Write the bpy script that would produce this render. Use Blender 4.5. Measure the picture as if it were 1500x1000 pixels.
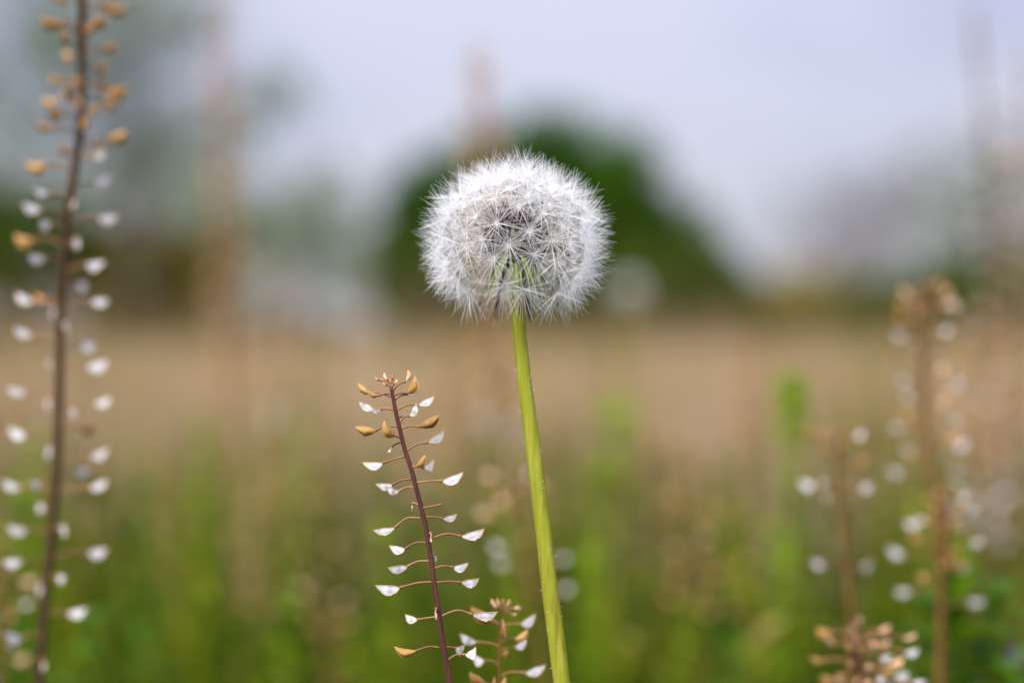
import bpy, math, random
import numpy as np
from mathutils import Vector, Matrix

for o in list(bpy.data.objects):
    bpy.data.objects.remove(o, do_unlink=True)
SC = bpy.context.scene
C = SC.collection
R = math.radians
rnd = random.Random(7)
rng = np.random.default_rng(11)

# ------------------------------------------------------------------ camera
CAM_H = 0.30
LENS = 70.0
PITCH = R(0.43)
FPX = 1500 * LENS / 36.0            # focal length in photograph pixels
F0 = 0.400                           # distance to the seed head's centre
cam_data = bpy.data.cameras.new('camera')
cam = bpy.data.objects.new('camera', cam_data)
C.objects.link(cam)
cam.location = (0, 0, CAM_H)
cam.rotation_euler = (math.pi / 2 - PITCH, 0, 0)
cam_data.lens = LENS
cam_data.sensor_width = 36
cam_data.clip_start = 0.01
cam_data.clip_end = 2000
cam_data.dof.use_dof = True
cam_data.dof.focus_distance = 0.3885
cam_data.dof.aperture_fstop = 5.5
cam_data.dof.aperture_blades = 0
SC.camera = cam

# ------------------------------------------------------------------ sky and sun
SUN_EL, SUN_AZ = R(45), R(208)       # azimuth clockwise from +Y
world = bpy.data.worlds.new('World')
SC.world = world
world.use_nodes = True
wn, wl = world.node_tree.nodes, world.node_tree.links
wn.clear()
w_out = wn.new('ShaderNodeOutputWorld')
w_bg = wn.new('ShaderNodeBackground')
w_bg.inputs['Strength'].default_value = 0.1
w_sky = wn.new('ShaderNodeTexSky')
w_sky.sky_type = 'NISHITA'
w_sky.sun_disc = False
w_sky.sun_elevation = SUN_EL
w_sky.sun_rotation = SUN_AZ
w_tc = wn.new('ShaderNodeTexCoord')
w_map = wn.new('ShaderNodeMapping')
w_map.inputs['Location'].default_value = (3.7, 0.1, 2.2)
w_map.inputs['Scale'].default_value = (1.0, 1.0, 2.0)
w_noise = wn.new('ShaderNodeTexNoise')
w_noise.inputs['Scale'].default_value = 3.2
w_noise.inputs['Detail'].default_value = 3.0
w_ramp = wn.new('ShaderNodeValToRGB')           # cloud layer: grey-blue to pale lavender
w_ramp.color_ramp.elements[0].position = 0.30
w_ramp.color_ramp.elements[0].color = (3.9, 4.1, 6.1, 1)
w_ramp.color_ramp.elements[1].position = 0.62
w_ramp.color_ramp.elements[1].color = (7.2, 7.15, 8.9, 1)
w_sep = wn.new('ShaderNodeSeparateXYZ')
w_up = wn.new('ShaderNodeMath'); w_up.operation = 'MAXIMUM'; w_up.inputs[1].default_value = 0.0
w_gr = wn.new('ShaderNodeMath'); w_gr.operation = 'MULTIPLY_ADD'   # overcast sky: brighter overhead
w_gr.inputs[1].default_value = 0.74; w_gr.inputs[2].default_value = 0.178
w_pw = wn.new('ShaderNodeMath'); w_pw.operation = 'POWER'; w_pw.inputs[1].default_value = 1.4
w_mul = wn.new('ShaderNodeVectorMath'); w_mul.operation = 'SCALE'
w_mix = wn.new('ShaderNodeMixRGB')
w_mix.inputs['Fac'].default_value = 0.93
wl.new(w_tc.outputs['Generated'], w_map.inputs['Vector'])
wl.new(w_map.outputs['Vector'], w_noise.inputs['Vector'])
wl.new(w_noise.outputs['Fac'], w_ramp.inputs['Fac'])
wl.new(w_tc.outputs['Generated'], w_sep.inputs['Vector'])
wl.new(w_sep.outputs['Z'], w_up.inputs[0])
wl.new(w_up.outputs[0], w_pw.inputs[0]); wl.new(w_pw.outputs[0], w_gr.inputs[0])
wl.new(w_ramp.outputs['Color'], w_mul.inputs[0])
wl.new(w_gr.outputs[0], w_mul.inputs['Scale'])
wl.new(w_sky.outputs['Color'], w_mix.inputs['Color1'])
wl.new(w_mul.outputs['Vector'], w_mix.inputs['Color2'])
wl.new(w_mix.outputs['Color'], w_bg.inputs['Color'])
wl.new(w_bg.outputs['Background'], w_out.inputs['Surface'])

sun_data = bpy.data.lights.new('sun', 'SUN')
sun_data.energy = 1.5
sun_data.angle = R(25)
sun_data.color = (1.0, 0.97, 0.93)
sun = bpy.data.objects.new('sun', sun_data)
C.objects.link(sun)
to_sun = Vector((math.sin(SUN_AZ) * math.cos(SUN_EL), math.cos(SUN_AZ) * math.cos(SUN_EL), math.sin(SUN_EL)))
sun.rotation_euler = to_sun.to_track_quat('Z', 'Y').to_euler()

SC.view_settings.view_transform = 'Standard'
SC.view_settings.look = 'None'
SC.view_settings.exposure = 1.97
SC.view_settings.gamma = 1.0
SC.view_settings.use_curve_mapping = False
SC.render.engine = 'CYCLES'
SC.cycles.use_denoising = True
SC.cycles.max_bounces = 20
SC.cycles.diffuse_bounces = 14
SC.cycles.transmission_bounces = 14
SC.cycles.use_adaptive_sampling = False
SC.cycles.pixel_filter_type = 'BLACKMAN_HARRIS'


# ------------------------------------------------------------------ helpers
CAM = Vector((0, 0, CAM_H))
FWD = Vector((0, math.cos(PITCH), -math.sin(PITCH)))
UPV = Vector((0, math.sin(PITCH), math.cos(PITCH)))
RGT = Vector((1, 0, 0))


def at(px, py, d):
    """point at depth d that the photograph shows at pixel px, py"""
    return CAM + d * (FWD + RGT * ((px - 750) / FPX) + UPV * ((500 - py) / FPX))


def mat(name):
    m = bpy.data.materials.new(name)
    m.use_nodes = True
    m.node_tree.nodes.clear()
    return m, m.node_tree.nodes, m.node_tree.links


def ramp(n, stops):
    r = n.new('ShaderNodeValToRGB')
    e = r.color_ramp.elements
    while len(e) < len(stops):
        e.new(0.5)
    for k, (p, c) in enumerate(stops):
        e[k].position = p
        e[k].color = (*c, 1)
    return r


def leaf_mat(name, stops, trans=0.35, rough=0.55, source='attr', scale=(1, 1, 1), nscale=5.0, spec=0.3, bump=0.0):
    """diffuse + translucent plant tissue; colour from a ramp over the pigment attribute or over noise"""
    m, n, l = mat(name)
    out = n.new('ShaderNodeOutputMaterial')
    r = ramp(n, stops)
    if source == 'attr':
        a = n.new('ShaderNodeAttribute'); a.attribute_name = 'tint'
        l.new(a.outputs['Fac'], r.inputs['Fac'])
    else:
        tc = n.new('ShaderNodeTexCoord')
        mp = n.new('ShaderNodeMapping'); mp.inputs['Scale'].default_value = scale
        nz = n.new('ShaderNodeTexNoise'); nz.inputs['Scale'].default_value = nscale; nz.inputs['Detail'].default_value = 4
        l.new(tc.outputs['Object'], mp.inputs['Vector']); l.new(mp.outputs['Vector'], nz.inputs['Vector'])
        src = nz.outputs['Fac']
        if source == 'noise_obj':
            oi = n.new('ShaderNodeObjectInfo')
            mx = n.new('ShaderNodeMath'); mx.operation = 'MULTIPLY_ADD'; mx.inputs[1].default_value = 0.45
            ad = n.new('ShaderNodeMath'); ad.operation = 'MULTIPLY'; ad.inputs[1].default_value = 0.6
            l.new(oi.outputs['Random'], mx.inputs[0]); l.new(src, ad.inputs[0]); l.new(ad.outputs[0], mx.inputs[2])
            src = mx.outputs[0]
        l.new(src, r.inputs['Fac'])
    p = n.new('ShaderNodeBsdfPrincipled')
    p.inputs['Roughness'].default_value = rough
    p.inputs['Specular IOR Level'].default_value = spec
    l.new(r.outputs['Color'], p.inputs['Base Color'])
    if bump and source != 'attr':
        b = n.new('ShaderNodeBump'); b.inputs['Strength'].default_value = bump; b.inputs['Distance'].default_value = 0.0004
        l.new(nz.outputs['Fac'], b.inputs['Height']); l.new(b.outputs['Normal'], p.inputs['Normal'])
    t = n.new('ShaderNodeBsdfTranslucent')
    l.new(r.outputs['Color'], t.inputs['Color'])
    mx = n.new('ShaderNodeMixShader'); mx.inputs['Fac'].default_value = trans
    l.new(p.outputs[0], mx.inputs[1]); l.new(t.outputs[0], mx.inputs[2])
    l.new(mx.outputs[0], out.inputs['Surface'])
    return m


def mesh_obj(name, verts, faces, mats, parent=None, midx=None, smooth=True, tint=None):
    me = bpy.data.meshes.new(name)
    me.from_pydata(verts, [], faces)
    for m in mats:
        me.materials.append(m)
    if midx is not None:
        me.polygons.foreach_set('material_index', midx)
    if smooth:
        me.polygons.foreach_set('use_smooth', [True] * len(me.polygons))
    if tint is not None:
        a = me.attributes.new('tint', 'FLOAT', 'POINT')
        a.data.foreach_set('value', tint)
    me.update()
    return add_obj(name, me, parent)


def add_obj(name, me, parent=None, mtx=None):
    o = bpy.data.objects.new(name, me)
    C.objects.link(o)
    if parent is not None:
        o.parent = parent
    if mtx is not None:
        o.matrix_basis = mtx
    return o


def tag(o, label=None, cat=None, group=None, kind=None):
    if label: o['label'] = label
    if cat: o['category'] = cat
    if group: o['group'] = group
    if kind: o['kind'] = kind
    return o


def thing(name, loc, label, cat, group=None):
    o = bpy.data.objects.new(name, None)
    o.empty_display_size = 0.01
    C.objects.link(o)
    o.location = loc
    return tag(o, label, cat, group)


def tube(V, F, pts, radii, sides=6, cap=True):
    """append a tapered tube through pts to vertex / face lists"""
    base = len(V)
    n = len(pts)
    ref = Vector((0.31, 0.95, 0.05)).normalized()
    for i, p in enumerate(pts):
        a = pts[max(i - 1, 0)]; b = pts[min(i + 1, n - 1)]
        t = (b - a).normalized() if (b - a).length > 1e-12 else Vector((0, 0, 1))
        u = ref.cross(t)
        if u.length < 1e-3:
            u = Vector((1, 0, 0)).cross(t)
        u.normalize(); v = t.cross(u)
        for k in range(sides):
            an = 2 * math.pi * k / sides
            V.append(tuple(p + (u * math.cos(an) + v * math.sin(an)) * radii[i]))
    for i in range(n - 1):
        for k in range(sides):
            k2 = (k + 1) % sides
            F.append((base + i * sides + k, base + i * sides + k2, base + (i + 1) * sides + k2, base + (i + 1) * sides + k))
    if cap:
        F.append(tuple(base + k for k in range(sides))[::-1])
        F.append(tuple(base + (n - 1) * sides + k for k in range(sides)))


def spline(pts, per=6):
    """Catmull-Rom through pts"""
    out = []
    n = len(pts)
    for i in range(n - 1):
        p0 = pts[max(i - 1, 0)]; p1 = pts[i]; p2 = pts[i + 1]; p3 = pts[min(i + 2, n - 1)]
        for k in range(per):
            t = k / per
            out.append(0.5 * ((2 * p1) + (p2 - p0) * t + (2 * p0 - 5 * p1 + 4 * p2 - p3) * t * t + (3 * p1 - p0 - 3 * p2 + p3) * t ** 3))
    out.append(pts[-1].copy())
    return out


def to_ground(pts):
    """extend a stem path (top to bottom) down to the ground, straightening up"""
    a, b = pts[-2], pts[-1]
    t = (b - a).normalized()
    drop = b.z
    sx, sy = t.x / max(-t.z, 0.3), t.y / max(-t.z, 0.3)
    out = list(pts)
    x, y = b.x, b.y
    for k in range(1, 5):
        f = k / 4
        x += sx * drop / 4 * (1 - 0.7 * f); y += sy * drop / 4 * (1 - 0.7 * f)
        out.append(Vector((x, y, drop * (1 - f) - (0.004 if k == 4 else 0))))
    return out


# ------------------------------------------------------------------ materials
M_stem = leaf_mat('dandelion_stem_skin', [(0.28, (0.23, 0.25, 0.016)), (0.5, (0.30, 0.315, 0.024)), (0.70, (0.37, 0.385, 0.05))],
                  trans=0.25, rough=0.58, source='noise', scale=(1100, 1100, 70), nscale=1.0, spec=0.15, bump=0.45)
# reddish streaks low on the stem (pigment in the skin)
def add_streaks(m):
    n, l = m.node_tree.nodes, m.node_tree.links
    r = [x for x in n if x.type == 'VALTORGB'][0]
    tc = n.new('ShaderNodeTexCoord')
    mp = n.new('ShaderNodeMapping'); mp.inputs['Scale'].default_value = (900, 900, 130); mp.inputs['Location'].default_value = (3, 1, 2)
    nz = n.new('ShaderNodeTexNoise'); nz.inputs['Scale'].default_value = 1.0; nz.inputs['Detail'].default_value = 3
    rr = ramp(n, [(0.52, (0, 0, 0)), (0.80, (1, 1, 1))])
    sp = n.new('ShaderNodeSeparateXYZ')
    zr = n.new('ShaderNodeMapRange'); zr.inputs['From Min'].default_value = 0.275; zr.inputs['From Max'].default_value = 0.225
    zr.inputs['To Min'].default_value = 0.12; zr.inputs['To Max'].default_value = 0.9
    mu = n.new('ShaderNodeMath'); mu.operation = 'MULTIPLY'
    mx = n.new('ShaderNodeMixRGB'); mx.inputs['Color2'].default_value = (0.16, 0.05, 0.03, 1)
    l.new(tc.outputs['Object'], mp.inputs['Vector']); l.new(mp.outputs['Vector'], nz.inputs['Vector'])
    l.new(nz.outputs['Fac'], rr.inputs['Fac']); l.new(tc.outputs['Object'], sp.inputs[0]); l.new(sp.outputs['Z'], zr.inputs['Value'])
    l.new(rr.outputs['Color'], mu.inputs[0]); l.new(zr.outputs['Result'], mu.inputs[1]); l.new(mu.outputs[0], mx.inputs['Fac'])
    for lk in list(r.outputs['Color'].links):
        to = lk.to_socket; l.remove(lk); l.new(mx.outputs['Color'], to)
    l.new(r.outputs['Color'], mx.inputs['Color1'])
add_streaks(M_stem)

def simple_mat(name, col, trans=0.0, rough=0.6, spec=0.3):
    return leaf_mat(name, [(0.3, tuple(c * 0.85 for c in col)), (0.7, tuple(min(1, c * 1.1) for c in col))], trans, rough, 'noise', (1, 1, 1), 900.0, spec)

M_hair = leaf_mat('pappus_hair', [(0.3, (0.975, 0.975, 0.97)), (0.7, (0.995, 0.995, 0.99))], 0.45, 0.4, 'noise', (1, 1, 1), 900.0, 0.5)
M_knob = simple_mat('pappus_knob', (0.52, 0.36, 0.12), 0.0, 0.6)
M_beak = leaf_mat('beak_fibre', [(0.3, (0.40, 0.24, 0.12)), (0.7, (0.62, 0.46, 0.30))], 0.2, 0.5, 'noise_obj', (1, 1, 1), 300.0)
M_achene = leaf_mat('achene_husk', [(0.25, (0.022, 0.010, 0.006)), (0.7, (0.070, 0.036, 0.020))], 0.0, 0.6, 'noise_obj', (600, 600, 2500), 1.0, 0.3, 0.5)
M_recept = simple_mat('receptacle_tissue', (0.13, 0.12, 0.06), 0.05, 0.7)

def bract_mat():
    m, n, l = mat('bract_tissue')
    out = n.new('ShaderNodeOutputMaterial')
    a = n.new('ShaderNodeAttribute'); a.attribute_name = 'tint'      # 0 at the base, 1 at the tip
    e = n.new('ShaderNodeAttribute'); e.attribute_name = 'edge'
    nz = n.new('ShaderNodeTexNoise'); nz.inputs['Scale'].default_value = 700; nz.inputs['Detail'].default_value = 3
    ad = n.new('ShaderNodeMath'); ad.operation = 'MULTIPLY_ADD'; ad.inputs[1].default_value = 0.25
    sb = n.new('ShaderNodeMath'); sb.operation = 'SUBTRACT'; sb.inputs[1].default_value = 0.125
    r = ramp(n, [(0.0, (0.22, 0.30, 0.016)), (0.45, (0.14, 0.215, 0.010)), (0.74, (0.07, 0.105, 0.008)), (0.84, (0.09, 0.035, 0.035)), (1.0, (0.08, 0.02, 0.035))])
    mx = n.new('ShaderNodeMixRGB'); mx.inputs['Color2'].default_value = (0.62, 0.58, 0.42, 1)
    p = n.new('ShaderNodeBsdfPrincipled'); p.inputs['Roughness'].default_value = 0.5
    t = n.new('ShaderNodeBsdfTranslucent')
    ms = n.new('ShaderNodeMixShader'); ms.inputs['Fac'].default_value = 0.2
    l.new(nz.outputs['Fac'], ad.inputs[0]); l.new(a.outputs['Fac'], sb.inputs[0]); l.new(sb.outputs[0], ad.inputs[2])
    l.new(ad.outputs[0], r.inputs['Fac']); l.new(r.outputs['Color'], mx.inputs['Color1']); l.new(e.outputs['Fac'], mx.inputs['Fac'])
    l.new(mx.outputs['Color'], p.inputs['Base Color']); l.new(mx.outputs['Color'], t.inputs['Color'])
    l.new(p.outputs[0], ms.inputs[1]); l.new(t.outputs[0], ms.inputs[2]); l.new(ms.outputs[0], out.inputs['Surface'])
    return m
M_bract = bract_mat()

M_pstem = leaf_mat('peppergrass_stem_skin', [(0.3, (0.050, 0.016, 0.013)), (0.7, (0.105, 0.040, 0.034))], 0.0, 0.6, 'noise', (1500, 1500, 150), 1.0, 0.12, 0.3)
M_pstem2 = leaf_mat('peppergrass_stem_dry_skin', [(0.3, (0.095, 0.050, 0.012)), (0.7, (0.18, 0.095, 0.030))], 0.0, 0.8, 'noise', (1500, 1500, 150), 1.0, 0.08)
M_pstem3 = leaf_mat('peppergrass_stem_brown_skin', [(0.3, (0.036, 0.020, 0.010)), (0.7, (0.080, 0.046, 0.026))], 0.0, 0.8, 'noise', (1500, 1500, 150), 1.0, 0.08)
M_pedicel = leaf_mat('pedicel_skin', [(0.3, (0.15, 0.060, 0.028)), (0.7, (0.30, 0.14, 0.05))], 0.05, 0.5, 'noise_obj', (1, 1, 1), 3.0)
M_memb = leaf_mat('pod_membrane', [(0.32, (0.56, 0.58, 0.62)), (0.5, (0.76, 0.77, 0.79)), (0.70, (0.90, 0.90, 0.89))], 0.40, 0.45, 'noise', (1, 1, 2.5), 3.0, 0.3, 0.3)
def see_through(m, f):
    n, l = m.node_tree.nodes, m.node_tree.links
    out = [x for x in n if x.type == 'OUTPUT_MATERIAL'][0]
    src = out.inputs['Surface'].links[0].from_socket
    t = n.new('ShaderNodeBsdfTransparent'); mx = n.new('ShaderNodeMixShader'); mx.inputs['Fac'].default_value = f
    l.new(src, mx.inputs[1]); l.new(t.outputs[0], mx.inputs[2]); l.new(mx.outputs[0], out.inputs['Surface'])
see_through(M_memb, 0.24)
M_rim = simple_mat('pod_rim', (0.50, 0.30, 0.14), 0.15, 0.5)
M_husk = leaf_mat('pod_husk', [(0.22, (0.19, 0.085, 0.013)), (0.5, (0.39, 0.195, 0.035)), (0.8, (0.54, 0.32, 0.10))], 0.2, 0.5, 'noise_obj', (1, 1, 1), 4.0, 0.35, 0.5)
M_bud = leaf_mat('pod_bud', [(0.3, (0.55, 0.29, 0.14)), (0.7, (0.74, 0.48, 0.30))], 0.2, 0.5, 'noise_obj', (1, 1, 1), 4.0)
M_leaf = leaf_mat('weed_leaf', [(0.0, (0.10, 0.22, 0.004)), (0.5, (0.18, 0.30, 0.008)), (1.0, (0.28, 0.34, 0.025))], 0.5, 0.75, spec=0.08)
M_leafdark = leaf_mat('weed_leaf_dark', [(0.0, (0.025, 0.080, 0.004)), (1.0, (0.085, 0.18, 0.010))], 0.35, 0.7, spec=0.1)
M_under = leaf_mat('undergrowth_leaf', [(0.0, (0.014, 0.050, 0.001)), (0.3, (0.062, 0.115, 0.002)), (0.58, (0.16, 0.21, 0.005)), (0.85, (0.25, 0.24, 0.020)), (1.0, (0.44, 0.32, 0.10))], 0.45, 0.8, spec=0.06)
M_straw = leaf_mat('dry_grass_blade', [(0.0, (0.09, 0.11, 0.012)), (0.25, (0.21, 0.17, 0.05)), (0.6, (0.36, 0.25, 0.14)), (1.0, (0.48, 0.35, 0.25))], 0.3, 0.8, spec=0.05)
M_petal = simple_mat('violet_petal', (0.30, 0.17, 0.48), 0.3, 0.5)
M_bark = leaf_mat('bark', [(0.3, (0.07, 0.055, 0.045)), (0.7, (0.17, 0.14, 0.12))], 0.0, 0.8, 'noise', (1, 1, 0.2), 8.0, 0.2, 0.6)


def ground_mat():
    m, n, l = mat('field_soil_and_thatch')
    out = n.new('ShaderNodeOutputMaterial')
    p = n.new('ShaderNodeBsdfPrincipled'); p.inputs['Roughness'].default_value = 0.9
    tc = n.new('ShaderNodeTexCoord')
    n1 = n.new('ShaderNodeTexNoise'); n1.inputs['Scale'].default_value = 0.25; n1.inputs['Detail'].default_value = 6
    n2 = n.new('ShaderNodeTexNoise'); n2.inputs['Scale'].default_value = 60; n2.inputs['Detail'].default_value = 5
    r1 = ramp(n, [(0.35, (0.34, 0.25, 0.115)), (0.52, (0.41, 0.29, 0.145)), (0.68, (0.27, 0.24, 0.08))])
    r2 = ramp(n, [(0.3, (0.45, 0.42, 0.4)), (0.7, (1.0, 1.0, 1.0))])
    mx = n.new('ShaderNodeMixRGB'); mx.blend_type = 'MULTIPLY'; mx.inputs['Fac'].default_value = 0.8
    b = n.new('ShaderNodeBump'); b.inputs['Strength'].default_value = 0.7; b.inputs['Distance'].default_value = 0.02
    for q in (n1, n2): l.new(tc.outputs['Object'], q.inputs['Vector'])
    l.new(n1.outputs['Fac'], r1.inputs['Fac']); l.new(n2.outputs['Fac'], r2.inputs['Fac'])
    l.new(r1.outputs['Color'], mx.inputs['Color1']); l.new(r2.outputs['Color'], mx.inputs['Color2'])
    ln = n.new('ShaderNodeVectorMath'); ln.operation = 'LENGTH'
    mr = n.new('ShaderNodeMapRange'); mr.inputs['From Min'].default_value = 2.2; mr.inputs['From Max'].default_value = 5.0
    ms = n.new('ShaderNodeMixRGB'); ms.inputs['Color1'].default_value = (0.045, 0.040, 0.015, 1)     # dark brown ground close in, giving way to thatch colour with distance
    l.new(tc.outputs['Object'], ln.inputs[0]); l.new(ln.outputs['Value'], mr.inputs['Value']); l.new(mr.outputs['Result'], ms.inputs['Fac'])
    l.new(mx.outputs['Color'], ms.inputs['Color2'])
    mf = n.new('ShaderNodeMapRange'); mf.inputs['From Min'].default_value = 9.0; mf.inputs['From Max'].default_value = 24.0
    mg = n.new('ShaderNodeMixRGB'); mg.inputs['Color2'].default_value = (0.16, 0.125, 0.055, 1)      # olive scrub grass farther out
    l.new(ln.outputs['Value'], mf.inputs['Value']); l.new(mf.outputs['Result'], mg.inputs['Fac']); l.new(ms.outputs['Color'], mg.inputs['Color1'])
    l.new(mg.outputs['Color'], p.inputs['Base Color']); l.new(n2.outputs['Fac'], b.inputs['Height'])
    l.new(b.outputs['Normal'], p.inputs['Normal']); l.new(p.outputs[0], out.inputs['Surface'])
    return m


# ------------------------------------------------------------------ ground
def build_ground():
    V, F = [], []
    rings = [0.0, 0.5, 1, 2, 3.5, 6, 10, 16, 25, 40, 65, 110, 200, 400, 900]
    seg = 48
    r = random.Random(3)
    for i, rr in enumerate(rings):
        for k in range(seg):
            a = 2 * math.pi * k / seg
            z = 0 if i == 0 else r.uniform(-0.012, 0.012) * min(1, rr / 2)
            V.append((rr * math.cos(a), 0.4 + rr * math.sin(a), z - 0.012))
    for i in range(len(rings) - 1):
        for k in range(seg):
            k2 = (k + 1) % seg
            F.append((i * seg + k, (i + 1) * seg + k, (i + 1) * seg + k2, i * seg + k2))
    o = mesh_obj('ground', V, F, [ground_mat()])
    tag(o, 'flat field of dry thatch running back to the trees', None, None, 'structure')

build_ground()


# ------------------------------------------------------------------ trees and hedges at the far edge of the field
def leaf_cloud(centres, radii, counts, size, seed, shell=0.0, clump=45):
    """leaf rhombi (4 verts, 2 triangles folded) gathered in clumps; returns verts, faces, tint"""
    g = np.random.default_rng(seed)
    P, T = [], []
    for (c, rad, cnt) in zip(centres, radii, counts):
        ncl = max(10, cnt // clump)
        u = g.normal(size=(ncl, 3)); u /= np.linalg.norm(u, axis=1)[:, None]
        rr = g.uniform(shell ** 3, 1, size=ncl) ** (1 / 3)
        cl = u * rr[:, None]
        ct = g.uniform(0, 1, ncl)
        idx = g.integers(0, ncl, cnt)
        p = cl[idx] * np.array(rad) + np.array(c) + g.normal(size=(cnt, 3)) * np.array(rad).mean() * 0.13
        P.append(p); T.append(np.clip(ct[idx] * 0.6 + g.uniform(0, 0.4, cnt), 0, 1))
    P = np.concatenate(P); T = np.concatenate(T)
    P = P[P[:, 2] > 0.05] if False else P
    P[:, 2] = np.maximum(P[:, 2], 0.05)
    n = len(P)
    a = g.normal(size=(n, 3)); a /= np.linalg.norm(a, axis=1)[:, None]
    b = np.cross(a, g.normal(size=(n, 3))); b /= np.linalg.norm(b, axis=1)[:, None]
    nn = np.cross(a, b)
    s = size * g.uniform(0.6, 1.3, n)[:, None]
    V = np.empty((n, 4, 3))
    V[:, 0] = P - a * s
    V[:, 1] = P + b * s * 0.5 + nn * s * 0.15
    V[:, 2] = P + a * s
    V[:, 3] = P - b * s * 0.5 + nn * s * 0.15
    F = np.arange(n)[:, None] * 4
    F = np.concatenate([F + np.array([[0, 1, 2]]), F + np.array([[0, 2, 3]])])
    return V.reshape(-1, 3).tolist(), F.tolist(), np.repeat(T, 4)


def foliage(name, lo, hi, trans=0.35):
    return leaf_mat(name, [(0.0, lo), (1.0, hi)], trans, 0.85, spec=0.05)


def tree(name, label, d, px, lobes, leafmat, count, leaf, seed, trunk_r=0.12, twigs=0, cat='tree', group=None, clump=45):
    """lobes: (px, py, rx_px, rz_px) in the photograph's measure at distance d, depth filled in"""
    s = d / FPX
    base = at(px, 478, d); base.z = 0
    t = thing(name, base, label, cat, group)
    cs, rs, cn = [], [], []
    tot = sum(l[2] * l[3] for l in lobes)
    for (lx, ly, rx, rz) in lobes:
        c = at(lx, ly, d) - base
        cs.append((c.x, c.y + rnd.uniform(-0.3, 0.3) * rx * s, c.z)); rs.append((rx * s, rx * s * 0.9, rz * s))
        cn.append(max(200, int(count * lx * 0 + count * rx * rz / tot)))
    V, F, T = leaf_cloud(cs, rs, cn, leaf, seed, 0.0, clump)
    mesh_obj('crown', V, F, [leafmat], t, smooth=False, tint=T)
    # trunk and limbs
    r = random.Random(seed)
    top = max(c[2] for c in cs)
    V, F = [], []
    wob = [Vector((r.uniform(-1, 1) * trunk_r, r.uniform(-1, 1) * trunk_r, top * f)) for f in (0, 0.25, 0.5, 0.8, 1.0)]
    wob[0] = Vector((0, 0, -0.1))
    pth = spline(wob, 3)
    tube(V, F, pth, [trunk_r * (1.25 - 1.0 * i / (len(pth) - 1)) for i in range(len(pth))], 8)
    mesh_obj('trunk', V, F, [M_bark], t)
    for (c, rad) in zip(cs, rs):
        for k in range(3 + twigs):
            st = pth[r.randrange(2, max(3, len(pth) * 2 // 3))]
            u = Vector((r.gauss(0, 1), r.gauss(0, 1), abs(r.gauss(0, 1)))).normalized()
            e = Vector(c) + Vector((u.x * rad[0], u.y * rad[1], u.z * rad[2])) * r.uniform(0.55, 0.95)
            m = (st + e) / 2 + Vector((r.uniform(-.1, .1), r.uniform(-.1, .1), 0.12)) * (e - st).length
            V, F = [], []
            lp = spline([st, m, e], 4)
            r0 = trunk_r * r.uniform(0.3, 0.5)
            tube(V, F, lp, [r0 * (1 - 0.85 * i / (len(lp) - 1)) for i in range(len(lp))], 6)
            for q in range(4):
                s2 = lp[r.randrange(3, len(lp) - 1)]
                e2 = s2 + Vector((r.gauss(0, 1), r.gauss(0, 1), r.gauss(0.4, 0.6))).normalized() * (e - st).length * r.uniform(0.2, 0.4)
                tube(V, F, [s2, (s2 + e2) / 2 + Vector((0, 0, 0.03)), e2], [r0 * 0.35, r0 * 0.25, r0 * 0.08], 5)
            mesh_obj('limb', V, F, [M_bark], t)
    return t


G_dark = foliage('foliage_dark', (0.022, 0.070, 0.004), (0.070, 0.150, 0.008))
G_mid = foliage('foliage_mid', (0.040, 0.075, 0.008), (0.10, 0.14, 0.018))
G_olive = foliage('foliage_olive', (0.20, 0.175, 0.03), (0.36, 0.30, 0.075))
G_blue = foliage('foliage_bluegreen', (0.035, 0.065, 0.040), (0.085, 0.125, 0.075))
G_bluepale = foliage('foliage_pale_bluegreen', (0.12, 0.18, 0.09), (0.22, 0.28, 0.14))
G_grey = foliage('foliage_greybrown', (0.13, 0.11, 0.10), (0.22, 0.19, 0.17))
G_pale = foliage('foliage_palegreen', (0.10, 0.13, 0.05), (0.20, 0.23, 0.09))

tree('round_tree', 'round dark green tree directly behind the dandelion seed head', 40, 790,
     [(835, 288, 145, 118), (785, 272, 125, 100), (870, 310, 115, 115), (620, 345, 85, 95), (725, 325, 140, 115), (890, 370, 120, 100), (960, 380, 100, 90), (1035, 422, 75, 58), (650, 375, 100, 90), (770, 420, 200, 70)], G_dark, 28000, 0.13, 21, 0.16)
tree('shrub', 'low olive green shrub to the right of the round tree', 38, 1010, [(1000, 415, 85, 60), (1065, 442, 60, 38)], G_mid, 6500, 0.11, 22, 0.05, cat='shrub')
tree('shrub', 'dark green shrub under the left side of the round tree', 38, 620, [(620, 420, 70, 65), (590, 400, 42, 70)], G_mid, 6000, 0.11, 23, 0.05, cat='shrub')
tree('tall_tree', 'tall airy tree at the left with sky showing through its leaves', 34, 200,
     [(30, 130, 130, 120), (150, 60, 120, 90), (250, 30, 100, 70), (415, 130, 65, 45), (330, 190, 80, 60), (210, 190, 110, 70), (90, 260, 150, 70), (20, -80, 150, 120), (240, -170, 190, 130)], G_bluepale, 9000, 0.085, 24, 0.07, 0, clump=14)
tree('bush', 'dark green bush at the far left edge behind the tall seed stalk', 32, 40, [(30, 365, 105, 85), (-90, 340, 110, 110)], G_mid, 7500, 0.11, 25, 0.06, cat='shrub')
tree('bush', 'olive brown bush between the left seed stalk and the pale column', 36, 230, [(190, 400, 95, 75), (285, 405, 75, 62)], G_olive, 7000, 0.12, 26, 0.05, cat='shrub')
tree('distant_tree', 'faint blue green tree left of the round dark tree', 60, 440, [(430, 330, 80, 80), (370, 390, 110, 75), (480, 290, 55, 60), (330, 320, 80, 70), (260, 300, 90, 70), (515, 390, 50, 80)], G_bluepale, 4200, 0.14, 27, 0.07, 0, clump=10)
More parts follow.
